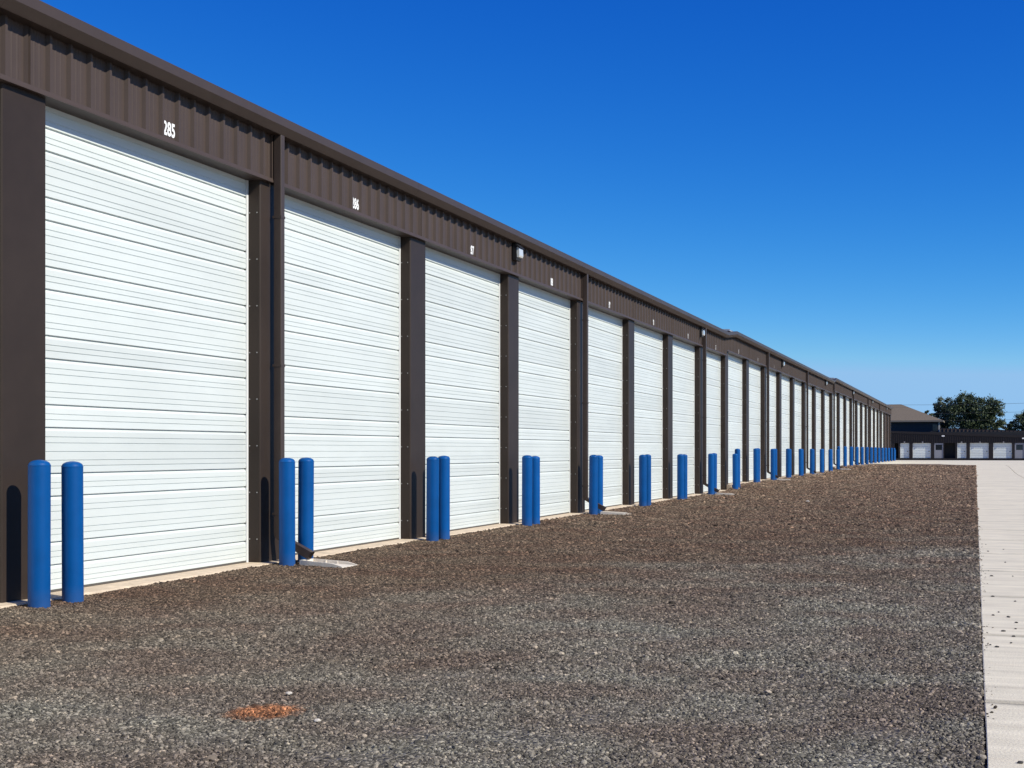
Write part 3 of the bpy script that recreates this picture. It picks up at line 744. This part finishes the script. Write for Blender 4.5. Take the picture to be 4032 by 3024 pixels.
# openings: (u0, u1, kind)
ops = [(-520, -270, 'd'), (-200, 50, 'd'), (120, 370, 'd'), (430, 480, 'o'), (505, 630, 'd'), (678, 928, 'd'), (975, 1100, 'g'), (1112, 1265, 'o'), (1292, 1418, 'd'), (1467, 1725, 'd'), (1788, 2045, 'd'), (2085, 2215, 'g'), (2228, 2380, 'o'), (2405, 2530, 'd'), (2580, 2838, 'd'), (2900, 3150, 'd')]
edges = [XU(-600)]
for u0, u1, kd in ops: edges += [XU(u0), XU(u1)]
edges.append(XU(3300))
for i in range(0, len(edges), 2):
    q = MB(); q.box(edges[i], edges[i+1], YF-.01, YF+.17, zb+.002, zr-.002); fpart('pier', q, M['far_brown'])
for u0, u1, kd in ops:
    a, c = XU(u0), XU(u1)
    if kd == 'd':
        q = MB(); q.box(a+.002, c-.002, YF+.23, YF+.27, zb+.003, zr-.002)
        d = fpart('roll_up_door', q, M['guide'])
        h = (zd-zb)/6
        for ga, gc in ((a+.002, a+.05), (c-.05, c-.002)):
            p_ = MB(); p_.box(ga, gc, YF+.14, YF+.17, zb+.003, zd); fpart('guide_rail', p_, M['guide'], d).matrix_parent_inverse = Matrix.Identity(4)
        p_ = MB(); p_.box(a+.004, c-.004, YF+.175, YF+.22, zd+.003, zr-.003); fpart('door_hood', p_, M['guide'], d).matrix_parent_inverse = Matrix.Identity(4)
        for j in range(6):
            p_ = MB(); z0 = zb + j*h
            p_.prism([(YF+.228, z0+h), (YF+.205, z0+h-.02), (YF+.185, z0+h-.05), (YF+.185, z0+.03), (YF+.195, z0+.006), (YF+.228, z0+.006)], a+.052, c-.052, 'x')
            o = fpart('door_panel', p_, M['door'], d)
            # keep placed under the door mesh
            o.matrix_parent_inverse = d.matrix_world.inverted() if False else Matrix.Identity(4)
        p_ = MB(); p_.box(c-.30, c-.18, YF+.12, YF+.166, zb+(zd-zb)*.45, zb+(zd-zb)*.50); fpart('latch', p_, M['black'], d).matrix_parent_inverse = Matrix.Identity(4)
    elif kd == 'g':
        q = MB(); zt_ = zr - .01
        w0, w1 = a + (c-a)*.14, c - (c-a)*.14; z1, z2 = ZV(952), ZV(878)
        q.box(a+.002, c-.002, YF+.05, YF+.12, zb+.003, z1); q.box(a+.002, c-.002, YF+.05, YF+.12, z2, zt_); q.box(a+.002, w0, YF+.05, YF+.12, z1+.001, z2-.001); q.box(w1, c-.002, YF+.05, YF+.12, z1+.001, z2-.001)
        o = fpart('office_panel', q, M['greydoor'])
        p_ = MB(); p_.box(w0+.001, w1-.001, YF+.08, YF+.09, z1+.002, z2-.002); fpart('window', p_, M['pane'], o).matrix_parent_inverse = Matrix.Identity(4)
# little lamps over the doors and on the header
for k, (u, v, w, lab) in enumerate(((1098, 758, .42, 'over the grey office panel of the low far building'), (2205, 790, .4, 'over the second grey panel of the low far building'))):
    X, Z = UV(u, v); o = empty('flood_light', (X, YF-.06, Z))
    q = MB(); q.prism([(-.06, -.10), (.0, -.12), (.0, .12), (-.10, .10)], -w/2, w/2, 'x'); obj('housing', q.mesh('housing'), M['black'], o)
    q = MB(); q.prism([(-.09, -.08), (-.062, -.098), (-.105, .07), (-.115, .06)], -w/2+.02, w/2-.02, 'x'); obj('lens', q.mesh('lens'), M['number'], o)
    tag(o, 'small pale flood light ' + lab, 'flood light')
for u in (565, 815, 1352, 1607, 1930):
    X, Z = UV(u, 846); q = MB(); q.prism([(-.06, -.07), (0, -.09), (0, .09), (-.13, .02)], X-.09, X+.09, 'x')
    for i, p_ in enumerate(q.v): q.v[i] = (p_[0], YF-.05+p_[1], Z+p_[2])
    fpart('door_lamp', q, M['greydoor'])

# second ribbed building behind it
YB = 216.0
bx0, bx1 = XU(1060, YB), XU(3600, YB)
SB = empty('ribbed_metal_building', (bx0, YB, 0)); tag(SB, 'brown ribbed metal wall of a building rising behind the low roof, under the tree', 'building'); SO = Vector((bx0, YB, 0))
pts = []; x = bx0
while x < bx1:
    for dx, dy in ((0, 0), (.36, 0), (.40, -.07), (.50, -.07), (.54, 0)): pts.append((x+dx, YB+dy))
    x += .56
zt0, zt1 = UV(1060, 656, YB)[1], UV(2212, 692, YB)[1]
def zt2(x): return zt0 + (x-bx0)*(zt1-zt0)/(XU(2212, YB)-bx0)
k = len(pts); q = MB(); q.add([(p[0], p[1], zg) for p in pts] + [(p[0], p[1], zt2(p[0])) for p in pts], [(i, i+1, k+i+1, k+i) for i in range(k-1)])
fpart('wall', q, M['brown'], SB, SO)
q = MB(); q.add([(bx0-.1, YB+.02, zt2(bx0)), (bx1, YB+.02, zt2(bx1)), (bx1, YB+9, zt2(bx1)+.1), (bx0-.1, YB+9, zt2(bx0)+.1), (bx0-.1, YB+.02, zt2(bx0)+.1), (bx1, YB+.02, zt2(bx1)+.1), (bx1, YB+9, zt2(bx1)+.2), (bx0-.1, YB+9, zt2(bx0)+.2)],
              [(0,1,5,4),(4,5,6,7),(0,3,2,1),(0,4,7,3),(1,2,6,5),(2,3,7,6)])
fpart('roof', q, M['far_brown'], SB, SO)
q = MB(); q.box(bx0, bx0+.1, YB+.05, YB+9, zg, zt2(bx0)-.01); fpart('side_wall', q, M['brown_col'], SB, SO)

# house with a hipped roof
YH = 224.0
HO = Vector((XU(700, YH), YH, 0)); H_ = empty('house', HO); tag(H_, 'two storey dark sided house with brown hipped shingle roof behind the low building', 'house')
hx0, hx1 = XU(-320, YH), XU(1045, YH); ez = ZV(548, 700, YH)
q = MB(); q.box(hx0, hx1, YH, YH+10, zg, ez-.02); fpart('wall', q, M['siding'], H_, HO)
q = MB(); z = zg + .2
while z < ez - .2:
    q.prism([(YH-.001, z), (YH-.022, z), (YH-.004, z+.16), (YH-.001, z+.16)], hx0, hx1-.12, 'x'); z += .17
fpart('siding_boards', q, M['siding'], H_, HO)['kind'] = 'stuff'
ex0, ex1 = XU(-370, YH), XU(1098, YH-.5); ey0, ey1 = YH-.55, YH+10.5
rx, rz = UV(520, 322, YH+5)
q = MB(); zz0 = ez + .02
q.add([(ex0, ey0, zz0), (ex1, ey0, zz0), (ex1, ey1, zz0), (ex0, ey1, zz0), (rx-2.2, YH+5, rz), (rx, YH+5, rz), (ex0, ey0, zz0-.12), (ex1, ey0, zz0-.12), (ex1, ey1, zz0-.12), (ex0, ey1, zz0-.12)],
      [(0,1,5,4),(1,2,5),(2,3,4,5),(3,0,4),(6,9,8,7),(0,6,7,1),(1,7,8,2),(2,8,9,3),(3,9,6,0)])
rf = fpart('roof', q, M['shingle'], H_, HO)
q = MB(); q.box(ex0, ex1+.01, ey0-.03, ey0-.002, zz0-.22, zz0+.03); q.box(ex1+.002, ex1+.03, ey0, ey1, zz0-.22, zz0+.03); fpart('fascia', q, M['fascia'], H_, HO)
q = MB(); q.box(hx1-.10, hx1+.03, YH-.03, YH+.10, zg, ez-.03); fpart('corner_board', q, M['trim'], H_, HO)
q = MB(); wy = XU(985, YH); q.box(wy-.35, wy+.35, YH-.04, YH-.03, ZV(690,1000,YH), ZV(600,1000,YH)); 
fpart('window', q, M['pane'], H_, HO)

# ------------------------------------------------------------------ trees
def tree(name, label, base, lobes, nl, ls, m, seed, trunk_h, tr):
    rs = random.Random(seed)
    root = empty(name, base); tag(root, label, 'tree', 'trees beyond the buildings')
    t = MB(); top = Vector((0, 0, trunk_h)); t.tube((0, 0, -.3), top, tr, tr*.7, 10)
    for c, r in lobes:
        c = Vector(c); mid = top.lerp(c, .55) + Vector((rs.uniform(-.3, .3), rs.uniform(-.3, .3), .2))
        t.tube(top - Vector((0, 0, .3)), mid, tr*.5, tr*.3, 7); t.tube(mid, c, tr*.3, tr*.12, 6)
        for _ in range(5):
            d = Vector((rs.gauss(0, 1), rs.gauss(0, 1), rs.gauss(.2, .8))).normalized(); t.tube(mid.lerp(c, rs.uniform(.2, 1)), c + d*r*.85, tr*.14, tr*.03, 5)
    obj('trunk', t.mesh('trunk', smooth=True), M['bark'], root)
    vs, fs = [], []
    clumps = []
    for c, r in lobes:
        for _ in range(int(13*r*r)):
            d = Vector((rs.gauss(0, 1), rs.gauss(0, 1), rs.gauss(0, 1))).normalized()
            clumps.append((Vector(c) + d*r*rs.uniform(.55, 1.02), r*rs.uniform(.14, .30)))
    per = max(8, int(nl/len(clumps)))
    for cc, cr in clumps:
        for _ in range(per):
            d = Vector((rs.gauss(0, 1), rs.gauss(0, 1), rs.gauss(0, .8))); p = cc + d*cr*.62
            nrm = (d.normalized()*.8 + Vector((rs.gauss(0, .6), rs.gauss(0, .6), rs.gauss(.4, .6)))).normalized()
            u = nrm.orthogonal().normalized(); w = nrm.cross(u); a = rs.uniform(0, 6.28); u, w = u*math.cos(a)+w*math.sin(a), w*math.cos(a)-u*math.sin(a)
            s_ = ls*rs.uniform(.6, 1.3); k = len(vs)
            vs += [p - u*s_, p + w*s_*.45, p + u*s_, p - w*s_*.45 + nrm*s_*.15]; fs.append((k, k+1, k+2, k+3))
    b = MB(); b.add(vs, fs); obj('crown', b.mesh('crown', fix=False), m, root)
YT = 236.0
def lobe(u, v, ru, dy=0):   # crown lobe from the photo's corner, radius in the same pixels
    X, Z = UV(u, v, YT+dy); r = abs(UV(u+ru, v, YT+dy)[0] - X); return X, YT+dy, Z, r
def mk_tree(name, label, ls, nl, size, m, seed):
    L_ = [lobe(*q) for q in ls]; bx = sum(l[0] for l in L_)/len(L_); by = sum(l[1] for l in L_)/len(L_); bz = G(bx, by) - .02
    low = min(l[2]-l[3] for l in L_)
    tree(name, label, (bx, by, bz), [((l[0]-bx, l[1]-by, l[2]-bz), l[3]) for l in L_], nl, size, m, seed, max(2, low - bz + .5), .36)
mk_tree('oak_tree', 'big dark green tree with a broad lumpy crown behind the brown ribbed wall', [(1410, 300, 165), (1330, 480, 230), (1600, 430, 220), (1760, 350, 165), (1800, 520, 160), (1500, 600, 220), (1740, 640, 160)], 26000, .17, M['leaf'], 5)
mk_tree('oak_tree', 'greyer open tree between the house roof and the big dark tree', [(1100, 330, 130, 3), (1040, 430, 95, 3), (1180, 500, 150, 3), (1120, 610, 120, 3)], 11000, .15, M['leaf2'], 9)
mk_tree('oak_tree', 'rounded green tree past the power cables, right of the big dark tree', [(2190, 560, 140, 2), (2080, 630, 90, 2), (2330, 540, 150, 2), (2280, 660, 140, 2)], 9000, .16, M['leaf'], 11)
mk_tree('shrubby_tree', 'low bushy tree filling the gap between the two dark trees', [(1960, 640, 75, 6), (2020, 670, 70, 6)], 2500, .14, M['leaf2'], 15)
mk_tree('shrubby_tree', 'small treetop peeping over the house roof ridge', [(880, 470, 60, 14), (930, 520, 80, 14)], 2500, .15, M['leaf'], 17)

# power cables and their poles
YW = 228.0
px0, px1 = XU(-900, YW), XU(3400, YW)
poles = []
for X, lab in ((px0, 'wooden utility pole hidden behind the long storage building'), (px1, 'wooden utility pole standing well past the low far building')):
    o = empty('utility_pole', (X, YW, G(X, YW)-.1)); q = MB(); q.tube((0, 0, -.4), (0, 0, 10.5), .16, .11, 10); obj('pole', q.mesh('pole', smooth=True), M['wood'], o)
    q = MB(); q.box(-.06, .06, -.12, -.02, 0, 10.2); 
    q = MB(); q.box(-.9, .9, -.22, -.115, 9.9, 10.02); obj('crossarm', q.mesh('crossarm'), M['wood'], o)
    tag(o, lab, 'utility pole')
for k, (v, lab) in enumerate(((322, 'topmost thin power cable crossing the sky before the tree'), (440, 'middle power cable crossing before the tree'), (541, 'lowest power cable crossing before the tree'))):
    q = MB(); zz = ZV(v, 1500, YW); n = 24; pts = []
    for i in range(n+1):
        t = i/n; pts.append(Vector((px0 + (px1-px0)*t, YW - .17 + .0*k, zz + .5*((2*t-1)**2 - .05))))
    for i in range(n): q.tube(pts[i], pts[i+1], .020, n=5)
    o = obj('power_cable', q.mesh('power_cable'), M['wire']); tag(o, lab, 'cable')
